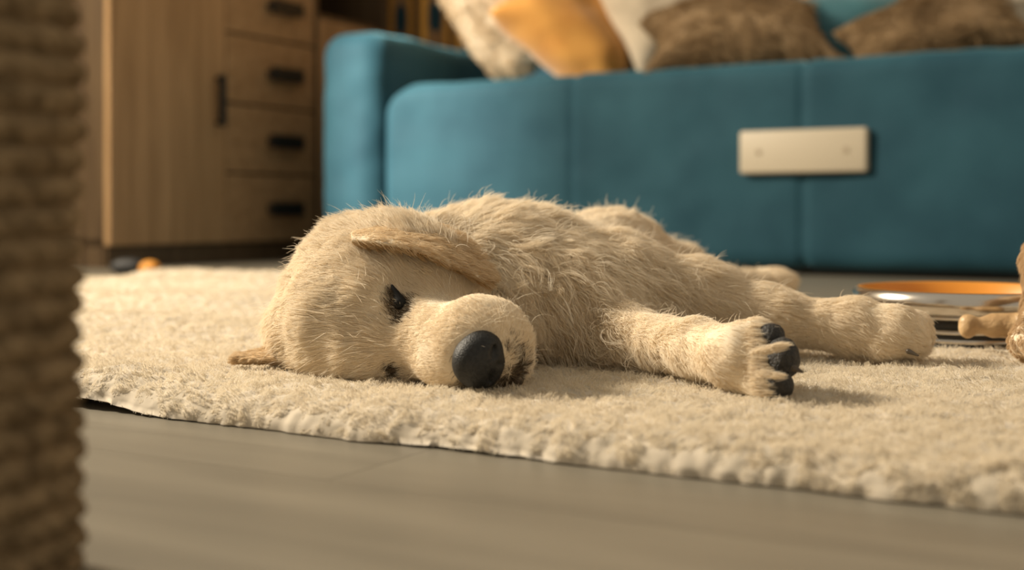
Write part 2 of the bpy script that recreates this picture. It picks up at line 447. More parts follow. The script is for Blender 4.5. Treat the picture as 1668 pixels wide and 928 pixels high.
M['fab_white'] = noise_mat('ivory_fabric', (0.50, 0.42, 0.31), (0.60, 0.51, 0.38), nscale=30, rough=0.95, bump=0.2, bscale=200)
M['fab_orange'] = noise_mat('orange_fabric', (0.46, 0.20, 0.03), (0.56, 0.27, 0.05), nscale=12, rough=0.8, bump=0.2, bscale=120, sheen=0.3)
M['fab_teal'] = noise_mat('teal_fabric', (0.03, 0.12, 0.15), (0.04, 0.15, 0.18), nscale=12, rough=0.8, sheen=0.3)
M['fab_tan'] = noise_mat('tan_plush', (0.19, 0.125, 0.065), (0.28, 0.19, 0.10), nscale=25, rough=0.95)
M['fur_tan'] = fur_mat('tan_plush_pile', (0.40, 0.28, 0.15), (0.16, 0.10, 0.05))
M['fur_ivory'] = fur_mat('ivory_plush_pile', (0.62, 0.50, 0.34), (0.36, 0.27, 0.17))
def CP(x, y, d): return tuple(P(x, y, d))
def Q(yaw, roll):
    """cushion facing the camera turned by yaw about vertical, rolled in its plane"""
    n_ = Vector((math.sin(R(yaw)), -math.cos(R(yaw)), 0.15))
    return look_quat(n_, (0, 0, 1), roll)
def axes_quat(xdir, normal):
    x = Vector(xdir).normalized(); z = Vector(normal); z = (z - x * z.dot(x)).normalized(); y = z.cross(x)
    return Matrix((x, y, z)).transposed().to_quaternion()
cushion('ivory fluffy cushion leaning against the sofa arm end', 'plush_cushion', CP(812, 14, 2.98), 0.36, 0.34, 0.15, axes_quat((0.50, 0.2, -0.84), (-0.80, -0.45, -0.40)), M['fab_white'], M['fur_ivory'])
cushion('orange cushion slumped between the two ivory cushions', 'fabric_cushion', CP(935, 44, 2.92), 0.37, 0.28, 0.17, axes_quat((0.80, 0.1, -0.58), (0.25, -0.75, 0.55)), M['fab_orange'])
cushion('smooth ivory cushion standing right of the orange cushion', 'fabric_cushion', CP(1080, -32, 2.90), 0.36, 0.36, 0.13, Q(8, 30), M['fab_white'])
cushion('brown plush cushion lying at the middle of the sofa', 'plush_cushion', CP(1196, 66, 2.68), 0.42, 0.28, 0.16, axes_quat((0.98, -0.1, 0.06), (0.05, -0.55, 0.8)), M['fab_tan'], M['fur_tan'], pinch=0.22)
cushion('plain teal cushion wedged between the two brown plush cushions', 'fabric_cushion', CP(1400, 66, 2.74), 0.32, 0.23, 0.12, Q(0, 4), M['fab_teal'])
cushion('brown plush cushion lying at the right, before an ivory one', 'plush_cushion', CP(1512, 58, 2.50), 0.355, 0.19, 0.12, axes_quat((0.93, -0.2, 0.28), (0.0, -0.75, 0.65)), M['fab_tan'], M['fur_tan'], pinch=0.16)
cushion('ivory cushion standing behind the right brown plush cushion', 'fabric_cushion', CP(1600, 12, 2.62), 0.38, 0.34, 0.12, Q(-12, -10), M['fab_white'])

# ================================================================== toys on the floor by the cabinet
def ball(name, label, px, col, r, sx=1.0):
    m = new_mat(name + '_surface', col, 0.6)
    u = np.linspace(0, 2 * math.pi, 40, endpoint=False); v = np.linspace(0, math.pi, 24)
    U, V_ = np.meshgrid(u, v, indexing='ij')
    rr = r * (1 + 0.03 * np.cos(6 * U) * np.sin(V_) ** 2 - 0.05 * np.exp(-((V_ - math.pi / 2) / 0.08) ** 2))
    pts = np.stack([sx * rr * np.sin(V_) * np.cos(U), rr * np.sin(V_) * np.sin(U), -rr * np.cos(V_)], -1).reshape(-1, 3)
    o = link(name, mesh_np(name, pts, grid_faces(40, 24, True)), m); o.location = px
    tag(o, label, 'toy'); return o
ball('dog_toy', 'small black oblong dog toy on the floor before the cabinet', (-0.750, 2.40, 0.0175), (0.02, 0.02, 0.02), 0.0175, 2.0)
ball('dog_toy', 'small orange oblong dog toy on the floor beside the black one', (-0.696, 2.36, 0.016), (0.6, 0.25, 0.03), 0.016, 1.3)

# ================================================================== rug
RA0, RA1, RB0, RB1 = 0.20, 2.30, -1.822, -0.86
def rug_h(p):
    """gentle height of the rug's back above the floor; p world xy"""
    q = np.concatenate([p[..., :2], np.zeros(p.shape[:-1] + (1,))], -1)
    a_ = (q[..., 0] - OX) * V2[0] + (q[..., 1] - OY) * V2[1]
    b_ = (q[..., 0] - OX) * U2[0] + (q[..., 1] - OY) * U2[1]
    far = np.clip((q[..., 1] - 0.98) / 0.25, 0, 1) * np.clip((-0.05 - q[..., 0]) / 0.25, 0, 1)
    h = 0.016 * far * (np.sin(q[..., 1] * 24 + q[..., 0] * 7 + 2.0 + 1.2 * vnoise(q, .3)) * 0.5 + 0.5) + 0.003 * vnoise(q, 0.16)
    # one rumple in the front edge near the post
    h = h + 0.0085 * np.exp(-((a_ - 1.085) / 0.040) ** 2 - ((b_ + 1.80) / 0.05) ** 2)
    # the rug sinks a little under the dog's head and paws
    return np.maximum(h, 0)
def build_rug():
    def grid_axis(lo_, hi_, near0, near1, fine, coarse):
        s = [lo_]
        while s[-1] < hi_:
            x = s[-1]; d = max(near0 - x, x - near1, 0)
            s.append(x + min(coarse, fine + d * 0.02))
        s[-1] = hi_; return np.array(s)
    ga = grid_axis(RA0, RA1, 0.95, 1.95, 0.0026, 0.012); gb = np.concatenate([np.arange(RB0, RB0 + .014, .0008), grid_axis(RB0 + .014, RB1, RB0, -1.3, 0.0026, 0.012)])
    TH = 0.0140
    # cross profile: the edge rolls down over a radius
    A_, B_ = np.meshgrid(ga, gb, indexing='ij')
    # wavy outline
    x = OX + A_ * V2[0] + B_ * U2[0]; y = OY + A_ * V2[1] + B_ * U2[1]
    p = np.stack([x, y, np.zeros_like(x)], -1)
    h = rug_h(p)
    rc = 0.020
    hw, hh = (RA1 - RA0) / 2, (RB1 - RB0) / 2
    ea = hw - np.abs(A_ - (RA0 + RA1) / 2); eb = hh - np.abs(B_ - (RB0 + RB1) / 2)
    rad = 0.12
    cx = np.maximum(rad - ea, 0); cy = np.maximum(rad - eb, 0)
    ed = np.where((cx > 0) & (cy > 0), rad - np.hypot(cx, cy), np.minimum(ea, eb))
    e = np.clip(ed / rc, 0, 1)
    top = TH * np.sqrt(np.clip(1 - (1 - e) ** 2, 0, 1)) 
    # clumped pile
    def clumps(s, seed):
        q = np.stack([x, y], -1) / s
        q = q + 0.35 * np.stack([vnoise(p + seed, s * 1.3), vnoise(p + seed + 3, s * 1.3)], -1)
        i0 = np.floor(q).astype(int); best = np.full(x.shape, 9.0)
        for dx in (-1, 0, 1):
            for dy in (-1, 0, 1):
                c = i0 + np.array([dx, dy])
                hsh = (c[..., 0] * 73856093 ^ c[..., 1] * 19349663 ^ (seed * 83492791)) & 0xFFFFFF
                jx = (hsh % 1009) / 1009.0; jy = ((hsh // 1009) % 997) / 997.0
                best = np.minimum(best, (c[..., 0] + jx - q[..., 0]) ** 2 + (c[..., 1] + jy - q[..., 1]) ** 2)
        return np.sqrt(best)
    c = 1 - np.clip(clumps(0.0095, 5), 0, 1.0) ** 2
    pile = 0.0028 * c + 0.0022 * vnoise(p, 0.022) + 0.0009 * vnoise(p, 0.005)
    z = h + top + pile * np.clip(e * 1.5, 0.15, 1)
    oa = np.where(A_ > (RA0 + RA1) / 2, 1.0, -1.0) * (ea < eb + .02); ob = np.where(B_ > (RB0 + RB1) / 2, 1.0, -1.0) * (eb < ea + .02)
    push = (0.005 * vnoise(p, 0.07) + 0.002 * c + 0.0015 * vnoise(p, 0.018)) * (1 - e) + 0.0016 * vnoise(np.stack([x, y, z * 1.0], -1), 0.0055) * (e < 1)
    ox_ = oa * V2[0] + ob * U2[0]; oy_ = oa * V2[1] + ob * U2[1]
    V = np.stack([x + push * ox_, y + push * oy_, np.maximum(z, 0.001)], -1)
    keep = ed > -0.001
    nu_, nv_ = x.shape
    F = grid_faces(nu_, nv_)
    kf = keep.ravel()[F].all(1)
    F = F[kf]
    bottom = V.copy(); bottom[..., 2] = h * 0.98 + 0.0005
    # underside joined at the border
    V = V.reshape(-1, 3); Bm = bottom.reshape(-1, 3)
    n = len(V)
    E = np.concatenate([F[:, [0, 1]], F[:, [1, 2]], F[:, [2, 3]], F[:, [3, 0]]])
    key = np.sort(E, 1); code = key[:, 0].astype(np.int64) * n + key[:, 1]
    u_, ix_, cnt = np.unique(code, return_index=True, return_counts=True)
    be = E[ix_[cnt == 1]]
    side = np.stack([be[:, 1], be[:, 0], be[:, 0] + n, be[:, 1] + n], 1)
    # only a strip of the underside near the border is needed
    eF = ed.ravel()[F].min(1) < 0.25
    Fb = F[eF][:, ::-1] + n
    allF = np.concatenate([F, side, Fb]); used = np.unique(allF); mp_ = np.zeros(2 * n, int); mp_[used] = np.arange(len(used))
    VV = np.concatenate([V, Bm])[used]
    return mesh_np('rug', VV, mp_[allF])
M['rug'] = noise_mat('ivory_pile', (0.46, 0.40, 0.31), (0.55, 0.48, 0.38), nscale=60, rough=0.95, sheen=0.3, spec=0.1)
M['rug_fur'] = fur_mat('ivory_pile_strands', (0.82, 0.745, 0.61), (0.64, 0.565, 0.44))
rug = empty('shaggy_rug', 'cream shaggy rug under the sleeping puppy', 'rug', (0.2, 0.9, 0))
rme = build_rug()
ro = link('rug_pile', rme, M['rug'], rug); ro.location = (-0.2, -0.9, 0)
def rug_w(c, n_):
    d = np.maximum(c[:, 1], 0.4)
    px = 834 + c[:, 0] * FPX / d
    out = np.maximum(np.maximum(-120 - px, px - 1800), 0)
    return (0.10 + 0.90 * np.exp(-out / 350)) * np.where(n_[:, 2] > -0.8, 1, 0.01) * (0.7 / d) ** 1.6
NR = 330000
p, nn = sample_mesh(rme, NR, rug_w)
fl = np.stack([vnoise(p, .010), vnoise(p + 7, .010), 0.4 + 0 * p[:, 0]], -1)
ln = 0.0042 * rng.uniform(.6, 1.25, NR)
st = strands('pile', p - nn * 0.001, nn + 0.5 * fl, fl, ln, 0.00017 * np.maximum(1, p[:, 1] / 0.8), M['rug_fur'], rug, 4, curl=0.0010, curl_scale=0.004, clump=10, clump_amt=0.35, tint=np.clip(rng.normal(.7, .25, NR), 0, 1), tip=0.45)
st.location = (-0.2, -0.9, 0); st['kind'] = 'stuff'

def rug_top(x, y):
    q = np.array([[x, y, 0.0]]); return float(rug_h(q)[0]) + 0.014

# ================================================================== signed distance modelling (bodies of the animals)
class Prim:
    def __init__(s, kind, a, b=None, ra=0.03, rb=None, R3=None, rad=None, k=0.02, flow=(0, 0, 0), flen=0.012, curl=0.0, lift=0.5, sub=False):
        s.kind, s.a, s.b, s.ra, s.rb = kind, np.array(a, float), None if b is None else np.array(b, float), ra, rb if rb is not None else ra
        s.R3, s.rad, s.k = R3, None if rad is None else np.array(rad, float), k
        s.flow, s.flen, s.curl, s.lift, s.sub = np.array(flow, float), flen, curl, lift, sub
    def bounds(s):
        if s.kind == 'ell': m = s.rad.max(); return s.a - m, s.a + m
        return np.minimum(s.a - s.ra, s.b - s.rb), np.maximum(s.a + s.ra, s.b + s.rb)
    def d(s, p):
        if s.kind == 'ell':
            q = (p - s.a) @ s.R3.T if s.R3 is not None else p - s.a
            q0 = q / s.rad; k0 = np.sqrt((q0 ** 2).sum(-1)); q1 = q / s.rad ** 2; k1 = np.sqrt((q1 ** 2).sum(-1))
            return k0 * (k0 - 1) / np.maximum(k1, 1e-6)
        ba = s.b - s.a; t = np.clip(((p - s.a) @ ba) / (ba @ ba), 0, 1)
        c = s.a + t[..., None] * ba
        return np.sqrt(((p - c) ** 2).sum(-1)) - (s.ra + (s.rb - s.ra) * t)
def cap(a, b, ra, rb, **k): return Prim('cap', a, b, ra, rb, **k)
def ell(a, rad, axes=None, **k):
    """axes: rows are the ellipsoid's local axes in world coordinates"""
    R3 = None
    if axes is not None:
        x = np.array(axes[0], float); x /= np.linalg.norm(x); y = np.array(axes[1], float); y = y - x * (x @ y); y /= np.linalg.norm(y)
        R3 = np.stack([x, y, np.cross(x, y)])
    return Prim('ell', a, rad=rad, R3=R3, **k)
def smin(a, b, k):
    h = np.maximum(k - np.abs(a - b), 0) / k
    return np.minimum(a, b) - h * h * k * 0.25
def smax(a, b, k): return -smin(-a, -b, k)
def sdf_mesh(name, prims, vox, floor_z=None, relief=None):
    add = [q for q in prims if not q.sub]
    lo_ = np.min([q.bounds()[0] for q in add], 0) - 3 * vox; hi_ = np.max([q.bounds()[1] for q in add], 0) + 3 * vox
    if floor_z is not None: lo_[2] = max(lo_[2], floor_z - 2 * vox)
    n = np.ceil((hi_ - lo_) / vox).astype(int) + 1
    F = np.full(n, 0.2, np.float32)
    ax = [lo_[i] + vox * np.arange(n[i]) for i in range(3)]
    for q in prims:
        b0, b1 = q.bounds(); m = q.k + 4 * vox
        i0 = np.clip(np.floor((b0 - m - lo_) / vox).astype(int), 0, n); i1 = np.clip(np.ceil((b1 + m - lo_) / vox).astype(int) + 1, 0, n)
        if (i1 <= i0).any(): continue
        sl = tuple(slice(i0[i], i1[i]) for i in range(3))
        G = np.stack(np.meshgrid(*[ax[i][sl[i]] for i in range(3)], indexing='ij'), -1)
        d = q.d(G)
        F[sl] = smax(F[sl], -d, q.k) if q.sub else smin(F[sl], d, q.k)
    if floor_z is not None:
        F = smax(F, (floor_z - ax[2])[None, None, :].astype(np.float32), 0.006)
    if relief is not None:
        near = np.abs(F) < 4 * vox
        idx = np.argwhere(near); pts = lo_ + idx * vox
        F[near] += relief(pts).astype(np.float32)
    # naive surface nets
    ins = F < 0
    cs = [ins[i:n[0] - 1 + i, j:n[1] - 1 + j, k:n[2] - 1 + k] for i in (0, 1) for j in (0, 1) for k in (0, 1)]
    cnt = sum(c.astype(np.int8) for c in cs); act = (cnt > 0) & (cnt < 8)
    cid = np.full(act.shape, -1, np.int64); cells = np.argwhere(act); cid[act] = np.arange(len(cells))
    acc = np.zeros((len(cells), 3)); wsum = np.zeros(len(cells))
    corners = [(i, j, k) for i in (0, 1) for j in (0, 1) for k in (0, 1)]
    for c0_ in corners:
        for axi in range(3):
            if c0_[axi]: continue
            c1_ = list(c0_); c1_[axi] = 1
            f0 = F[cells[:, 0] + c0_[0], cells[:, 1] + c0_[1], cells[:, 2] + c0_[2]]; f1 = F[cells[:, 0] + c1_[0], cells[:, 1] + c1_[1], cells[:, 2] + c1_[2]]
            x = (f0 < 0) != (f1 < 0)
            t = np.where(x, f0 / np.where(x, f0 - f1, 1), 0)
            pt = np.array(c0_, float)[None, :] + np.zeros((len(cells), 3)); pt[:, axi] = t
            acc += pt * x[:, None]; wsum += x
    V = lo_ + (cells + acc / wsum[:, None]) * vox
    faces = []
    for axi in range(3):
        o1, o2 = [(1, 2), (2, 0), (0, 1)][axi]
        s0 = [slice(1, -1)] * 3; s0[axi] = slice(0, -1)
        s1 = [slice(1, -1)] * 3; s1[axi] = slice(1, None)
        A_ = ins[tuple(s0)]; B_ = ins[tuple(s1)]
        for flip, mask in ((False, A_ & ~B_), (True, ~A_ & B_)):
            e = np.argwhere(mask); off = np.ones(3, int); off[axi] = 0; e = e + off
            q = []
            for da, db in ((0, 0), (-1, 0), (-1, -1), (0, -1)):
                c = e.copy(); c[:, o1] += da; c[:, o2] += db
                q.append(cid[c[:, 0], c[:, 1], c[:, 2]])
            q = np.stack(q, 1); q = q[(q >= 0).all(1)]
            faces.append(q[:, ::-1] if flip else q)
    return mesh_np(name, V, np.concatenate(faces)[:, ::-1] if False else np.concatenate(faces))
def fur_fields(prims, p, n):
    W_ = 0; FL = 0; LN = 0; CU = 0; LI = 0
    for q in prims:
        if q.sub: continue
        wt = np.exp(-np.maximum(q.d(p), -0.01) / 0.006)
        W_ = W_ + wt; FL = FL + wt[:, None] * q.flow; LN = LN + wt * q.flen; CU = CU + wt * q.curl; LI = LI + wt * q.lift
    FL = FL / W_[:, None]; LN = LN / W_; CU = CU / W_; LI = LI / W_
    FL = FL - n * (FL * n).sum(1, keepdims=True)
    FL /= np.maximum(np.linalg.norm(FL, axis=1, keepdims=True), 1e-6)
    return FL, LN, CU, LI

# ================================================================== the sleeping puppy
RT = 0.0175            # top of the flattened rug under the puppy
HF = np.array([0.66, -0.73, -0.16]); HU = np.array([-0.739, -0.668, 0.0]); HL = np.cross(HU, HF); HL /= np.linalg.norm(HL)
prims = []
hb = -HF              # fur on the head runs back from the nose
add = prims.append
# skull, brow, cheeks
add(ell(P(600, 478, .865), (.058, .052, .050), (HF, HL), k=.02, flow=hb + .25 * HU, flen=.015, curl=.0006))
add(ell(P(578, 520, .835), (.046, .044, .046), (HF, HL), k=.02, flow=hb, flen=.012))
add(ell(P(655, 440, .845), (.040, .036, .036), (HF, HL), k=.02, flow=hb + .2 * HL, flen=.014))
add(ell(P(610, 575, .815), (.034, .026, .030), (HF, HL), k=.02, flow=hb, flen=.010))
add(ell(P(520, 545, .86), (.034, .030, .034), k=.02, flow=(-.6, .4, -.5), flen=.016, curl=.0008))
# brow ridge above the upper eye
add(ell(P(610, 480, .815), (.012, .016, .012), k=.02, flow=hb + .3 * HL, flen=.009))
# cheek between the eye and the jaw hinge
add(ell(P(715, 475, .835), (.030, .030, .026), (HF, HL), k=.02, flow=hb + .2 * HL, flen=.012))
# muzzle bridge and flews
add(cap(P(672, 553, .815), P(762, 562, .762), .031, .0245, k=.018, flow=hb, flen=.0055))
add(ell(P(788, 545, .762), (.024, .024, .024), (HF, HL), k=.014, flow=hb + .3 * HL, flen=.0055))
add(ell(P(812, 570, .765), (.019, .025, .019), (HF, HL), k=.012, flow=hb + .3 * HL + (.2, 0, 0), flen=.006))
add(ell(P(740, 590, .768), (.022, .017, .022), (HF, HL), k=.012, flow=hb, flen=.005))
add(cap(P(745, 545, .84), P(820, 590, .79), .027, .018, k=.014, flow=hb, flen=.008))
# eye sockets (shallow)
EYE1 = P(645, 487, .786); EYE2 = P(640, 603, .7815)
# neck and throat
add(cap(P(650, 470, .90), P(800, 450, .93), .044, .048, k=.03, flow=(.5, .5, -.4), flen=.022, curl=.002))
add(ell(P(800, 500, .905), (.045, .045, .040), k=.03, flow=(.55, .0, -.8), flen=.026, curl=.0030))
# chest, shoulders
add(ell(P(880, 474, .955), (.062, .075, .046), k=.035, flow=(.55, .3, -.55), flen=.019, curl=.0024))
add(ell(P(835, 446, .985), (.058, .07, .042), k=.035, flow=(.6, .5, -.1), flen=.015, curl=.0010))
add(ell(P(935, 510, .905), (.040, .040, .036), k=.03, flow=(.6, -.2, -.7), flen=.024, curl=.0030))
add(ell(P(985, 520, .93), (.036, .038, .032), k=.03, flow=(.6, .1, -.6), flen=.018, curl=.0018))
# back, belly, rump
add(cap(P(900, 468, 1.02), P(990, 458, 1.16), .054, .058, k=.04, flow=(.45, .88, -.1), flen=.014))
add(cap(P(990, 462, 1.16), P(1025, 462, 1.30), .056, .053, k=.04, flow=(.45, .88, -.1), flen=.014))
add(ell(P(1042, 464, 1.33), (.062, .060, .046), k=.03, flow=(.7, .5, -.4), flen=.014))
add(cap(P(1095, 458, 1.33), P(1190, 472, 1.40), .034, .022, k=.03, flow=(.8, .3, -.3), flen=.012))
# hind foot
add(cap(P(1185, 459, 1.42), P(1245, 463, 1.45), .016, .017, k=.02, flow=(1, .2, 0), flen=.008))
add(ell(P(1262, 460, 1.45), (.026, .022, .0185), k=.012, flow=(1, .1, -.1), flen=.007))
# tail base hint behind
add(cap(P(1040, 440, 1.38), P(960, 470, 1.56), .020, .010, k=.02, flow=(-.3, 1, -.2), flen=.025))
# upper (left) foreleg
f2 = np.array([.85, -.45, -.1])
add(cap(P(905, 452, .945), P(1010, 470, .935), .038, .032, k=.025, flow=(.8, .0, -.45), flen=.015, curl=.0006))
add(cap(P(1010, 470, .935), P(1130, 488, .93), .032, .0245, k=.022, flow=(.85, -.1, -.35), flen=.014))
add(cap(P(1130, 488, .93), P(1250, 515, .915), .0245, .0185, k=.02, flow=(.85, -.15, -.25), flen=.012))
add(cap(P(1250, 515, .915), P(1390, 530, .892), .0180, .0172, k=.018, flow=f2, flen=.009))
add(cap(P(1390, 530, .892), P(1450, 537, .882), .0172, .0178, k=.012, flow=f2, flen=.008))
for (tx, ty, td, tr) in ((1486, 528, .895, .0115), (1492, 545, .884, .0115), (1482, 558, .876, .0110)):
    add(cap(P(tx - 45, ty - 4, td), P(tx, ty, td), .0105, tr, k=.012, flow=f2, flen=.006))
# lower (right) foreleg, lying toward the camera
g1 = np.array([.58, -.80, -.05])
add(cap(P(940, 545, .905), P(1020, 548, .862), .028, .0195, k=.022, flow=(.7, -.5, -.3), flen=.014, curl=.0008))
add(cap(P(1020, 548, .862), P(1130, 566, .785), .0190, .0160, k=.015, flow=g1, flen=.009))
add(cap(P(1130, 566, .785), P(1195, 580, .745), .0160, .0185, k=.012, flow=g1, flen=.008))
add(ell(P(1205, 583, .738), (.020, .019, .0195), (g1, (0, 0, 1)), k=.010, flow=g1 + (.3, 0, 0), flen=.007))
for (tx, ty, td, tr) in ((1234, 548, .738, .0100), (1246, 574, .728, .0105), (1242, 603, .722, .0105), (1232, 627, .722, .0092)):
    add(cap(P(1210, (ty + 583) / 2, td + .012), P(tx, ty, td), .0115, tr, k=.005, flow=(.95, -.3, 0), flen=.005))
# closed-eye grooves
add(cap(P(636, 452, .792), P(648, 508, .783), .0030, .0052, k=.006, sub=True))
add(cap(P(628, 600, .783), P(652, 606, .778), .0030, .0040, k=.005, sub=True))
# mouth line on the far flew, and gap between muzzle and chin
add(cap(P(846, 572, .748), P(848, 606, .752), .0022, .0022, k=.004, sub=True))

def dog_relief(p):
    return (0.0016 * vnoise(p, 0.022) + 0.0008 * vnoise(p + 2, 0.009)) * np.where(p[:, 0] < -.03, .4, 1)
dog = empty('puppy', 'cream long-haired puppy asleep on its side on the shaggy rug', 'dog', (0, 0, 0))
M['skin'] = noise_mat('cream_undercoat', (0.66, 0.55, 0.40), (0.76, 0.65, 0.49), nscale=50, rough=0.9, spec=0.1)
dme = sdf_mesh('body', prims, 0.0032, floor_z=RT - 0.003, relief=dog_relief)
body = link('body', dme, M['skin'], dog)

# places where the coat thins out: centre, radius
N0_ = P(780, 586, .741)
bald = [(P(645, 484, .787), .0018), (P(650, 493, .785), .0032), (P(644, 604, .7815), .0025), (N0_ , .0155), (P(826, 606, .752), .005),
        (P(1262, 545, .730), .0085), (P(1278, 575, .715), .0095), (P(1276, 605, .708), .0100), (P(1258, 632, .712), .0085)]
def thin(p, soft=.004):
    k = np.ones(len(p))
    for c, r in bald:
        k *= np.clip((np.linalg.norm(p - c, axis=1) - r) / soft, 0, 1)
    return k
def dog_w(c, n_):
    front = ((-c + np.array([0, 0, CAM_H])) * n_).sum(1) / np.linalg.norm(c - np.array([0, 0, CAM_H]), axis=1)
    return np.where(c[:, 2] < RT + .002, 0.05, 1.0) * np.where(front > -0.35, 1.0, 0.25) * (0.8 / np.maximum(c[:, 1], .6)) ** 1.3
M['fur'] = fur_mat('cream_coat', (0.93, 0.85, 0.71), (0.76, 0.62, 0.42), 0.7)
ND = 270000
p, nn = sample_mesh(dme, ND, dog_w)
th = thin(p); keep = th > rng.random(ND) * .6 + .05; p, nn, th = p[keep], nn[keep], th[keep]
FL, LN, CU, LI = fur_fields(prims, p, nn)
n = len(p)
jit = np.stack([vnoise(p, .012), vnoise(p + 5, .012), vnoise(p + 11, .012)], -1)
big = np.stack([vnoise(p, .035), vnoise(p + 5, .035), vnoise(p + 11, .035)], -1)
FLj = FL + .35 * jit + .35 * big + rng.normal(0, .10, (n, 3))
muz = (np.linalg.norm(p - P(780, 560, .76), axis=1) < .045)
LN = LN * rng.uniform(.65, 1.15, n) * (0.35 + .65 * th)
fly = rng.random(n) < .012
LN = np.where(fly & ~muz, LN * 1.35, LN); FLj = FLj + (fly * 1.1)[:, None] * nn + (fly * .8)[:, None] * rng.normal(0, 1, (n, 3))
rad = np.where(muz, .00013, .00017) * np.maximum(1, p[:, 1] / .85)
# warmer hair low on the muzzle, round the ears and the throat
warm = np.clip(1 - np.linalg.norm(p - P(905, 540, .88), axis=1) / .06, 0, 1) * .6 + np.clip(1 - np.linalg.norm(p - P(500, 555, .84), axis=1) / .03, 0, 1) * .5
tint = np.clip(rng.normal(.82, .18, n) - warm + .12 * jit[:, 0], 0, 1)
fur = strands('fur', p - nn * .0008, nn * 1.0 + FLj * 0.55, FLj, LN, rad, M['fur'], body, 6, curl=CU, curl_scale=.010, clump=20, clump_amt=np.clip(.22 + CU * 150, 0, .7) * (1 - .3 * muz), tint=tint, droop=.15, tip=.2)
fur['kind'] = 'stuff'
# stray curly locks over the throat and chest
NS = 2600
def chest_w(c, n_):
    return np.exp(-(np.linalg.norm((c - P(900, 470, .90)) / np.array([1.3, 1, 1.0]), axis=1) / .055) ** 2) * (n_[:, 2] < .75)
p, nn = sample_mesh(dme, NS, chest_w); FL, LN, CU, LI = fur_fields(prims, p, nn)
jit = rng.normal(0, .45, (NS, 3))
s2 = strands('fur', p, nn + FL * .3, FL + jit, .026 * rng.uniform(.6, 1.25, NS), np.full(NS, .00019), M['fur'], body, 9, curl=.0042, curl_scale=.012, clump=7, clump_amt=.8, tint=np.clip(rng.normal(.95, .1, NS), 0, 1), droop=.2)
s2['kind'] = 'stuff'

# ---- nose
M['nose'] = noise_mat('black_nose', (0.006, 0.007, 0.008), (0.016, 0.017, 0.018), nscale=500, rough=0.5, bump=0.25, bscale=900, spec=0.4)
M['lash'] = fur_mat('dark_lashes', (0.40, 0.30, 0.19), (0.035, 0.027, 0.020))
M['lipm'] = noise_mat('dark_lip', (0.05, 0.035, 0.022), (0.12, 0.085, 0.055), nscale=300, rough=0.5)
M['dark'] = new_mat('dark_lid', (0.010, 0.010, 0.010), 0.6, spec=0.25)
N0 = P(780, 586, .741)
npr = [ell(N0, (.0130, .0170, .0182), (HF, HL), k=.006),
       ell(N0 + HL * .0095 - HU * .002 + HF * .001, (.0095, .0085, .0095), (HF, HL), k=.006),
       ell(N0 - HL * .0085 - HU * .002 + HF * .001, (.0095, .0080, .0095), (HF, HL), k=.006),
       cap(N0 - HU * .006 + HF * .002, N0 - HU * .0165 - HF * .004, .0050, .0038, k=.008)]
for s in (1, -1):
    npr.append(cap(N0 + HL * s * .0065 + HF * .0130 - HU * .001, N0 + HL * s * .0105 + HF * .0095 - HU * .002, .0022, .0012, k=.003, sub=True))
npr.append(cap(N0 + HF * .0130 - HU * .004, N0 + HF * .0115 - HU * .010, .0009, .0007, k=.002, sub=True))
nme = sdf_mesh('nose', npr, 0.0011, floor_z=RT - .002)
tag(link('nose', nme, M['nose'], dog), 'black leathery nose')
lip = sdf_mesh('lip', [cap(P(822, 604, .756), P(838, 619, .760), .0060, .0060, k=.004)], 0.0012, floor_z=RT - .002)
tag(link('lip', lip, M['lipm'], dog), 'dark brown lip right of the nose')
# ---- closed eyes
for (a_, b_, c_) in ((P(638, 464, .7965), P(651, 493, .7915), .0043), (P(634, 603, .790), P(648, 607, .787), .0030)):
    eme = sdf_mesh('eye', [cap(a_, b_, c_ * .20, c_ * 1.12, k=.002)], 0.0009)
    e = link('eye', eme, M['dark'], dog)
    if c_ > .004: tag(e, 'dark closed eye on the upper side')
    # lashes
    nl = 160; t_ = rng.random(nl)[:, None]; rt = a_ * (1 - t_) + b_ * t_ + np.array([-.003, -.001, 0])
    s3 = strands('lashes', rt + rng.normal(0, .0007, (nl, 3)), np.tile([[-.4, -.8, .1]], (nl, 1)), np.tile([[.6, -.3, -.5]], (nl, 1)) + rng.normal(0, .2, (nl, 3)), rng.uniform(.003, .007, nl), np.full(nl, .00012), M['lash'], e, 5, tint=rng.uniform(0, .6, nl))
SP = [(P(637, 458, .790), .0030, 1), (P(643, 474, .787), .0042, 1.2), (P(650, 490, .785), .0062, 1.6), (P(652, 506, .783), .0048, 1), (P(640, 603, .781), .0045, .7)]
for ang in range(20, 300, 14): SP.append((N0 + HL * .0165 * math.cos(R(ang)) - HU * .0175 * math.sin(R(ang)) - HF * .002, .0032, .45))
for q in ((838, 572, .755), (846, 590, .757), (836, 604, .753), (842, 612, .757), (820, 612, .752), (826, 562, .748)): SP.append((P(*q), .0050, .45))
def eye_w(c, n_):
    g = 0
    for q, r0, a0 in SP: g = g + a0 * np.exp(-(np.linalg.norm(c - q, axis=1) / r0) ** 2)
    return g
NE = 3000
p, nn = sample_mesh(dme, NE, eye_w); FL, LN, CU, LI = fur_fields(prims, p, nn)
s8 = strands('fur', p, nn * .6 + FL * .6, FL + rng.normal(0, .25, p.shape), rng.uniform(.0025, .0058, NE), np.full(NE, .00012), M['lash'], body, 5, clump=9, clump_amt=.4, tint=rng.uniform(0, 1, NE) ** 1.3)
s8['kind'] = 'stuff'
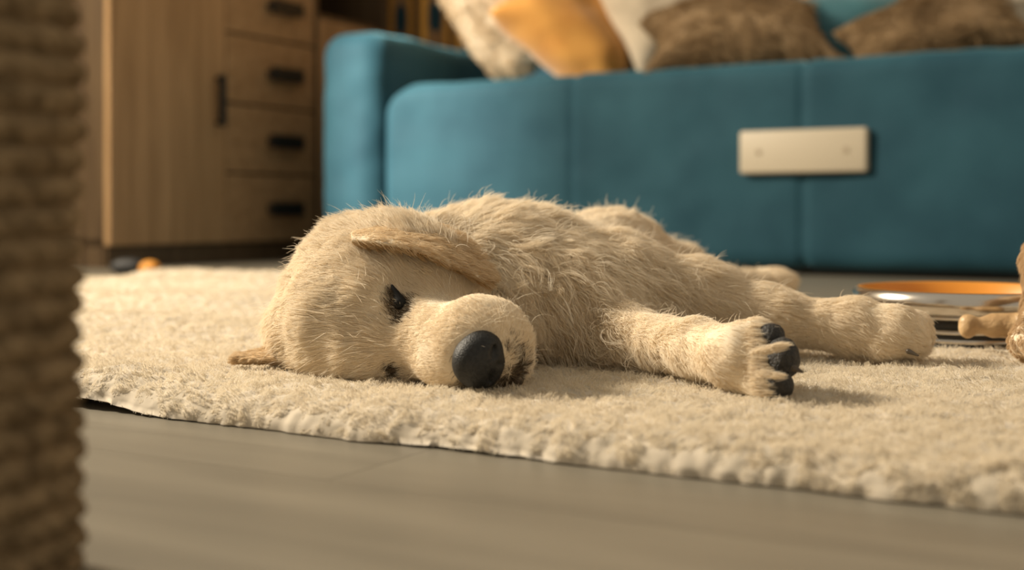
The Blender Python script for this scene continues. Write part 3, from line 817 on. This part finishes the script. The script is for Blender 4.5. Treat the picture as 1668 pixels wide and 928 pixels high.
# whiskers
nw = 46; wr = P(800, 535, .742) + rng.normal(0, 1, (nw, 3)) * np.array([.012, .003, .009])
s4 = strands('whiskers', wr, np.tile([[.3, -.5, .9]], (nw, 1)) + rng.normal(0, .3, (nw, 3)), np.tile([[.9, -.1, -.1]], (nw, 1)) + rng.normal(0, .5, (nw, 3)), rng.uniform(.010, .022, nw), np.full(nw, .00010), M['fur'], body, 7, curl=.001, tint=rng.uniform(.5, 1, nw))
# ---- paw pads
M['pad'] = noise_mat('black_pad', (0.014, 0.013, 0.012), (0.032, 0.030, 0.028), nscale=400, rough=0.6, bump=0.5, bscale=700)
for (x, y, d, r) in ((1255, 548, .727, (.0085, .0080, .0085)), (1275, 584, .716, (.0100, .0100, .0125)), (1266, 626, .711, (.0100, .0085, .0090)), (1254, 592, .722, (.0100, .0090, .0130))):
    pme = sdf_mesh('paw_pad', [ell(P(x, y, d), r, k=.002)], 0.0010, relief=lambda q: .0006 * vnoise(q, .004))
    link('paw_pad', pme, M['pad'], dog)
# claws
M['claw'] = new_mat('dark_claw', (0.06, 0.045, 0.03), 0.35)
for (p0, p1) in ((P(1294, 600, .700), P(1308, 606, .697)), (P(1480, 572, .858), P(1496, 579, .853))):
    link('claw', sdf_mesh('claw', [cap(p0, p1, .0020, .0007, k=.001)], .0006), M['claw'], dog)
# tufts between the pads
rt = []; dr_ = []; ll = []
for a_, b_, m_, up, l0 in ((P(1222, 575, .708), P(1262, 566, .700), 600, .25, .008), (P(1232, 608, .701), P(1262, 612, .696), 300, .02, .006), (P(1228, 528, .728), P(1232, 642, .704), 2200, 0.0, .0075)):
    t_ = rng.random(m_)[:, None]
    rt.append(a_ * (1 - t_) + b_ * t_ + rng.normal(0, 1, (m_, 3)) * np.array([.0025 if up == 0 else .001, .0008, .001])); dr_.append(np.tile([[.95, -.16, up]], (m_, 1)) + rng.normal(0, .12, (m_, 3))); ll.append(l0 * rng.uniform(.5, 1.25, m_))
rt = np.concatenate(rt); dr_ = np.concatenate(dr_); ll = np.concatenate(ll)
s5 = strands('fur', rt, dr_ + np.array([0, -.25, 0]), dr_, ll, np.full(len(rt), .00015), M['fur'], body, 5, clump=12, clump_amt=.55, tint=rng.uniform(.5, 1, len(rt)))
s5['kind'] = 'stuff'

# ---- ears: thin folded flaps
def ear(rows, thick, label, flow, flen=.008, nf=9000):
    """rows: list of polylines of 3D points, same length; lofted sheet given thickness"""
    rows = np.array(rows)
    def resample(a_, n_, axis):
        m_ = a_.shape[axis]; t_ = np.linspace(0, m_ - 1, n_); a_ = np.moveaxis(a_, axis, 0); out = []
        for tt in t_:
            i = min(int(tt), m_ - 2); f = tt - i
            p0 = a_[max(i - 1, 0)]; p1 = a_[i]; p2 = a_[i + 1]; p3 = a_[min(i + 2, m_ - 1)]
            out.append(.5 * ((2 * p1) + (-p0 + p2) * f + (2 * p0 - 5 * p1 + 4 * p2 - p3) * f * f + (-p0 + 3 * p1 - 3 * p2 + p3) * f ** 3))
        return np.moveaxis(np.array(out), 0, axis)
    g = resample(resample(rows, 26, 0), 60, 1)
    me = mesh_np('ear', g.reshape(-1, 3), grid_faces(26, 60))
    o = link('ear', me, M['skin'], dog); tag(o, label)
    # real thickness, thinner toward the rim
    nrm = np.cross(np.gradient(g, axis=0), np.gradient(g, axis=1)); nrm /= np.maximum(np.linalg.norm(nrm, axis=-1, keepdims=True), 1e-9)
    u = np.linspace(-1, 1, 26)[:, None, None]; prof = np.sqrt(np.clip(1 - u ** 2, 0.02, 1)) * thick / 2
    Vv = np.concatenate([(g + nrm * prof).reshape(-1, 3), (g - nrm * prof).reshape(-1, 3)])
    f = grid_faces(26, 60); m0 = 26 * 60
    ids = np.arange(m0).reshape(26, 60)
    loop = np.concatenate([ids[0, :-1], ids[:-1, -1], ids[-1, :0:-1], ids[:0:-1, 0]])
    nx = np.roll(loop, -1)
    side = np.stack([loop, nx, nx + m0, loop + m0], 1)
    me2 = mesh_np('ear', Vv, np.concatenate([f, f[:, ::-1] + m0, side])); me2.materials.append(M['skin']); me2.shade_smooth()
    o.data = me2
    p, nn = sample_mesh(me2, nf)
    fl = np.tile(np.array(flow, float)[None], (nf, 1)) + rng.normal(0, .18, (nf, 3))
    s = strands('fur', p, nn * .6 + fl * .5, fl, flen * rng.uniform(.6, 1.2, nf), np.full(nf, .00017), M['fur_ear'], o, 5, clump=16, clump_amt=.6, tint=np.clip(rng.normal(.55, .25, nf) + .35 * (nn[:, 2]), 0, 1), droop=.1)  # strands facing up lighter, undersides darker: light from above put into the tint
    s['kind'] = 'stuff'
    return o
M['fur_ear'] = fur_mat('golden_ear_coat', (0.82, 0.68, 0.48), (0.46, 0.31, 0.15), 0.7)
ear([[P(573, 390, .808), P(620, 396, .793), P(680, 408, .793), P(735, 432, .80), P(790, 459, .808)],
     [P(573, 387, .816), P(625, 384, .812), P(688, 396, .812), P(742, 420, .815), P(792, 455, .816)],
     [P(578, 383, .832), P(635, 370, .840), P(700, 378, .838), P(752, 404, .836), P(794, 450, .826)],
     [P(586, 379, .848), P(650, 364, .865), P(712, 368, .862), P(760, 392, .85), P(796, 446, .834)]],
    .0065, 'upper ear folded down over the cheek', (.9, -.05, -.35))
ear([[P(500, 588, .842), P(460, 588, .838), P(420, 586, .836), P(380, 584, .838)],
     [P(500, 578, .850), P(460, 577, .848), P(424, 580, .848), P(386, 582, .846)],
     [P(500, 560, .866), P(468, 556, .866), P(440, 566, .864), P(400, 578, .860)]],
    .0040, 'lower ear lying flat on the rug', (-.9, -.1, -.12), flen=.0045, nf=7000)

# ================================================================== pet bowl
bowl = empty('pet_bowl', 'steel dog bowl with black bands and orange inside on the rug', 'bowl', (0.386, 1.05, 0.014))
def lathe(name, prof, seg, mat, parent):
    prof = np.array(prof); a_ = np.linspace(0, 2 * math.pi, seg, endpoint=False)
    Vv = np.stack([np.outer(np.cos(a_), prof[:, 0]), np.outer(np.sin(a_), prof[:, 0]), np.tile(prof[:, 1], (seg, 1))], -1).reshape(-1, 3)
    return link(name, mesh_np(name, Vv, grid_faces(seg, len(prof), True)), mat, parent)
# heights are above the bowl's foot
lathe('bowl_wall', [(.0, .004), (.078, .004), (.083, .006), (.0835, .0085), (.0800, .0095), (.0800, .0125), (.0835, .0135), (.0835, .0155), (.0795, .0165), (.0795, .0205), (.0800, .0235), (.0860, .0245), (.0885, .0260), (.0885, .0272), (.0870, .0280), (.0868, .0285), (.0900, .0290), (.0925, .0300), (.0925, .0400), (.0905, .0440), (.0885, .0462), (.0865, .0462), (.0850, .0445)], 96, M['steel'], bowl)
lathe('base_band', [(.0, .0), (.0810, .0), (.0825, .001), (.0825, .005), (.0810, .0052), (.05, .0052)], 96, M['black'], bowl)
lathe('side_band', [(.0798, .0088), (.0815, .0094), (.0815, .0128), (.0798, .0134)], 96, M['black'], bowl)
lathe('side_band', [(.0792, .0158), (.0812, .0166), (.0812, .0232), (.0795, .0242)], 96, M['black'], bowl)
lathe('lining', [(.0868, .0466), (.0850, .0468), (.0838, .0455), (.080, .038), (.070, .020), (.05, .012), (.0, .010)], 96, M['orange'], bowl)

# ---- chew bone in front of the bowl
M['bone'] = noise_mat('rawhide', (0.42, 0.27, 0.13), (0.55, 0.38, 0.20), nscale=90, rough=0.45, bump=0.3, bscale=200)
bA = P(1580, 530, .935); bB = P(1668, 532, .925)
bme = sdf_mesh('chew_bone', [cap(bA, bB, .0060, .0070, k=.006), ell(bA + (-.002, 0, .0030), (.0060, .0070, .0058), k=.004), ell(bA + (-.002, 0, -.0035), (.0058, .0070, .0058), k=.004),
                             cap(bA + np.array([.020, 0, 0]), bA + np.array([.034, -.001, 0]), .0085, .0100, k=.008), ell(bB + (0, 0, .004), (.008, .008, .007), k=.004), ell(bB + (0, 0, -.005), (.008, .008, .007), k=.004)], .0012, relief=lambda q: .0006 * vnoise(q, .006))
tag(link('chew_bone', bme, M['bone']), 'tan rawhide chew bone in front of the steel bowl', 'dog chew')

# ================================================================== second puppy, only its paw reaches into the picture
pup = empty('second_puppy', 'beige paw of another puppy at the right edge by the bowl', 'dog', (0, 0, 0))
h = []
ff = np.array([-.5, -.1, -.85])
h.append(cap(P(1676, 558, .872), P(1686, 556, .872), .0115, .0120, k=.008, flow=(-.7, -.4, -.4), flen=.005))
h.append(cap(P(1663, 560, .868), P(1666, 562, .868), .0078, .0080, k=.005, flow=(-.7, -.4, -.4), flen=.004))
h.append(cap(P(1680, 566, .858), P(1684, 566, .858), .0075, .0080, k=.004, flow=(-.5, -.6, -.4), flen=.004))
h.append(cap(P(1690, 550, .873), P(1725, 430, .89), .0120, .0180, k=.012, flow=ff, flen=.008))
h.append(cap(P(1725, 430, .89), P(1800, 330, .94), .020, .030, k=.02, flow=(-.3, 0, -.9), flen=.010))
h.append(cap(P(1800, 560, .93), P(1860, 360, .97), .016, .03, k=.02, flow=(0, 0, -1), flen=.010))
h.append(ell((.50, 1.0, .13), (.055, .07, .06), k=.03, flow=(.5, .3, -.5), flen=.014))
h.append(cap((.53, 1.02, .125), (.68, 1.10, .085), .062, .068, k=.03, flow=(.9, .3, -.3), flen=.014))
h.append(cap((.68, 1.08, .06), (.66, .98, .035), .045, .024, k=.03, flow=(0, -.9, -.3), flen=.010))
h.append(ell((.49, .96, .225), (.046, .052, .044), k=.03, flow=(0, .8, .3), flen=.012))
h.append(cap((.49, .95, .218), (.475, .885, .205), .030, .022, k=.02, flow=(0, .9, .2), flen=.006))
for s in (-1, 1): h.append(cap((.49 + s * .042, .97, .250), (.49 + s * .058, .96, .190), .013, .012, k=.008, flow=(0, 0, -1), flen=.009))
hme = sdf_mesh('body', h, .0034, floor_z=RT - .003, relief=dog_relief)
hb_ = link('body', hme, M['skin'], pup)
def pw(c, n_): return np.where(c[:, 0] < .40, 1, .25)
p, nn = sample_mesh(hme, 30000, pw); FL, LN, CU, LI = fur_fields(h, p, nn)
M['fur_beige'] = fur_mat('beige_coat', (0.66, 0.50, 0.32), (0.40, 0.27, 0.14), 0.7)
s6 = strands('fur', p, nn + FL * .5, FL + rng.normal(0, .15, p.shape), LN, np.full(len(p), .0002), M['fur_beige'], hb_, 5, clump=20, clump_amt=.6)
s6['kind'] = 'stuff'
link('nose', sdf_mesh('nose', [ell((.473, .864, .208), (.010, .007, .008), k=.002)], .0015), M['nose'], pup)
for s in (-1, 1): link('eye', sdf_mesh('eye', [ell((.485 + s * .020, .913, .232), (.006, .005, .006), k=.002)], .0012), M['dark'], pup)

# ================================================================== scratching post in the foreground
post = empty('scratching_post', 'tan rope scratching post at the left edge in front', 'cat post', (-0.190, 0.405, 0))
PR = 0.0452; HTP = 0.62; pitch = 0.0098
nth, nz = 260, 900
th_ = np.linspace(0, 2 * math.pi, nth, endpoint=False); zz = np.linspace(0.0, HTP, nz)
TH_, ZZ = np.meshgrid(th_, zz, indexing='ij')
ph = (ZZ / pitch - TH_ / (2 * math.pi)); fr = ph - np.floor(ph)
q = np.stack([np.cos(TH_) * PR, np.sin(TH_) * PR, ZZ], -1)
prof = np.sqrt(np.clip(1 - (2 * fr - 1) ** 2, 0, 1))
tw = np.sin(TH_ * PR / 0.0085 * 2 * math.pi * 1.0 + (fr - .5) * 5.0)
rr = PR - .0055 + .0055 * prof + .0012 * tw * prof + .0022 * vnoise(q, .018) + .0008 * vnoise(q, .005)
rope = np.stack([rr * np.cos(TH_), rr * np.sin(TH_), ZZ], -1).reshape(-1, 3)
M['rope'] = noise_mat('sisal', (0.17, 0.118, 0.064), (0.36, 0.255, 0.142), nscale=120, detail=5, rough=0.9, bump=0.5, bscale=500, spec=0.1)
link('rope_wrap', mesh_np('rope_wrap', rope, grid_faces(nth, nz, True)), M['rope'], post)
lathe('core', [(.0, .0), (.040, .0), (.040, HTP + .004), (.0, HTP + .004)], 40, M['wood'], post)
lathe('cap', [(.0, HTP), (.052, HTP), (.054, HTP + .004), (.052, HTP + .016), (.0, HTP + .018)], 48, M['wood'], post)
p, nn = sample_mesh(post.children[0].data, 9000)
s7 = strands('fibres', p, nn + rng.normal(0, .5, p.shape), rng.normal(0, 1, p.shape), rng.uniform(.002, .006, 9000), np.full(9000, .00012), M['fur_tan'], post, 4)
s7['kind'] = 'stuff'
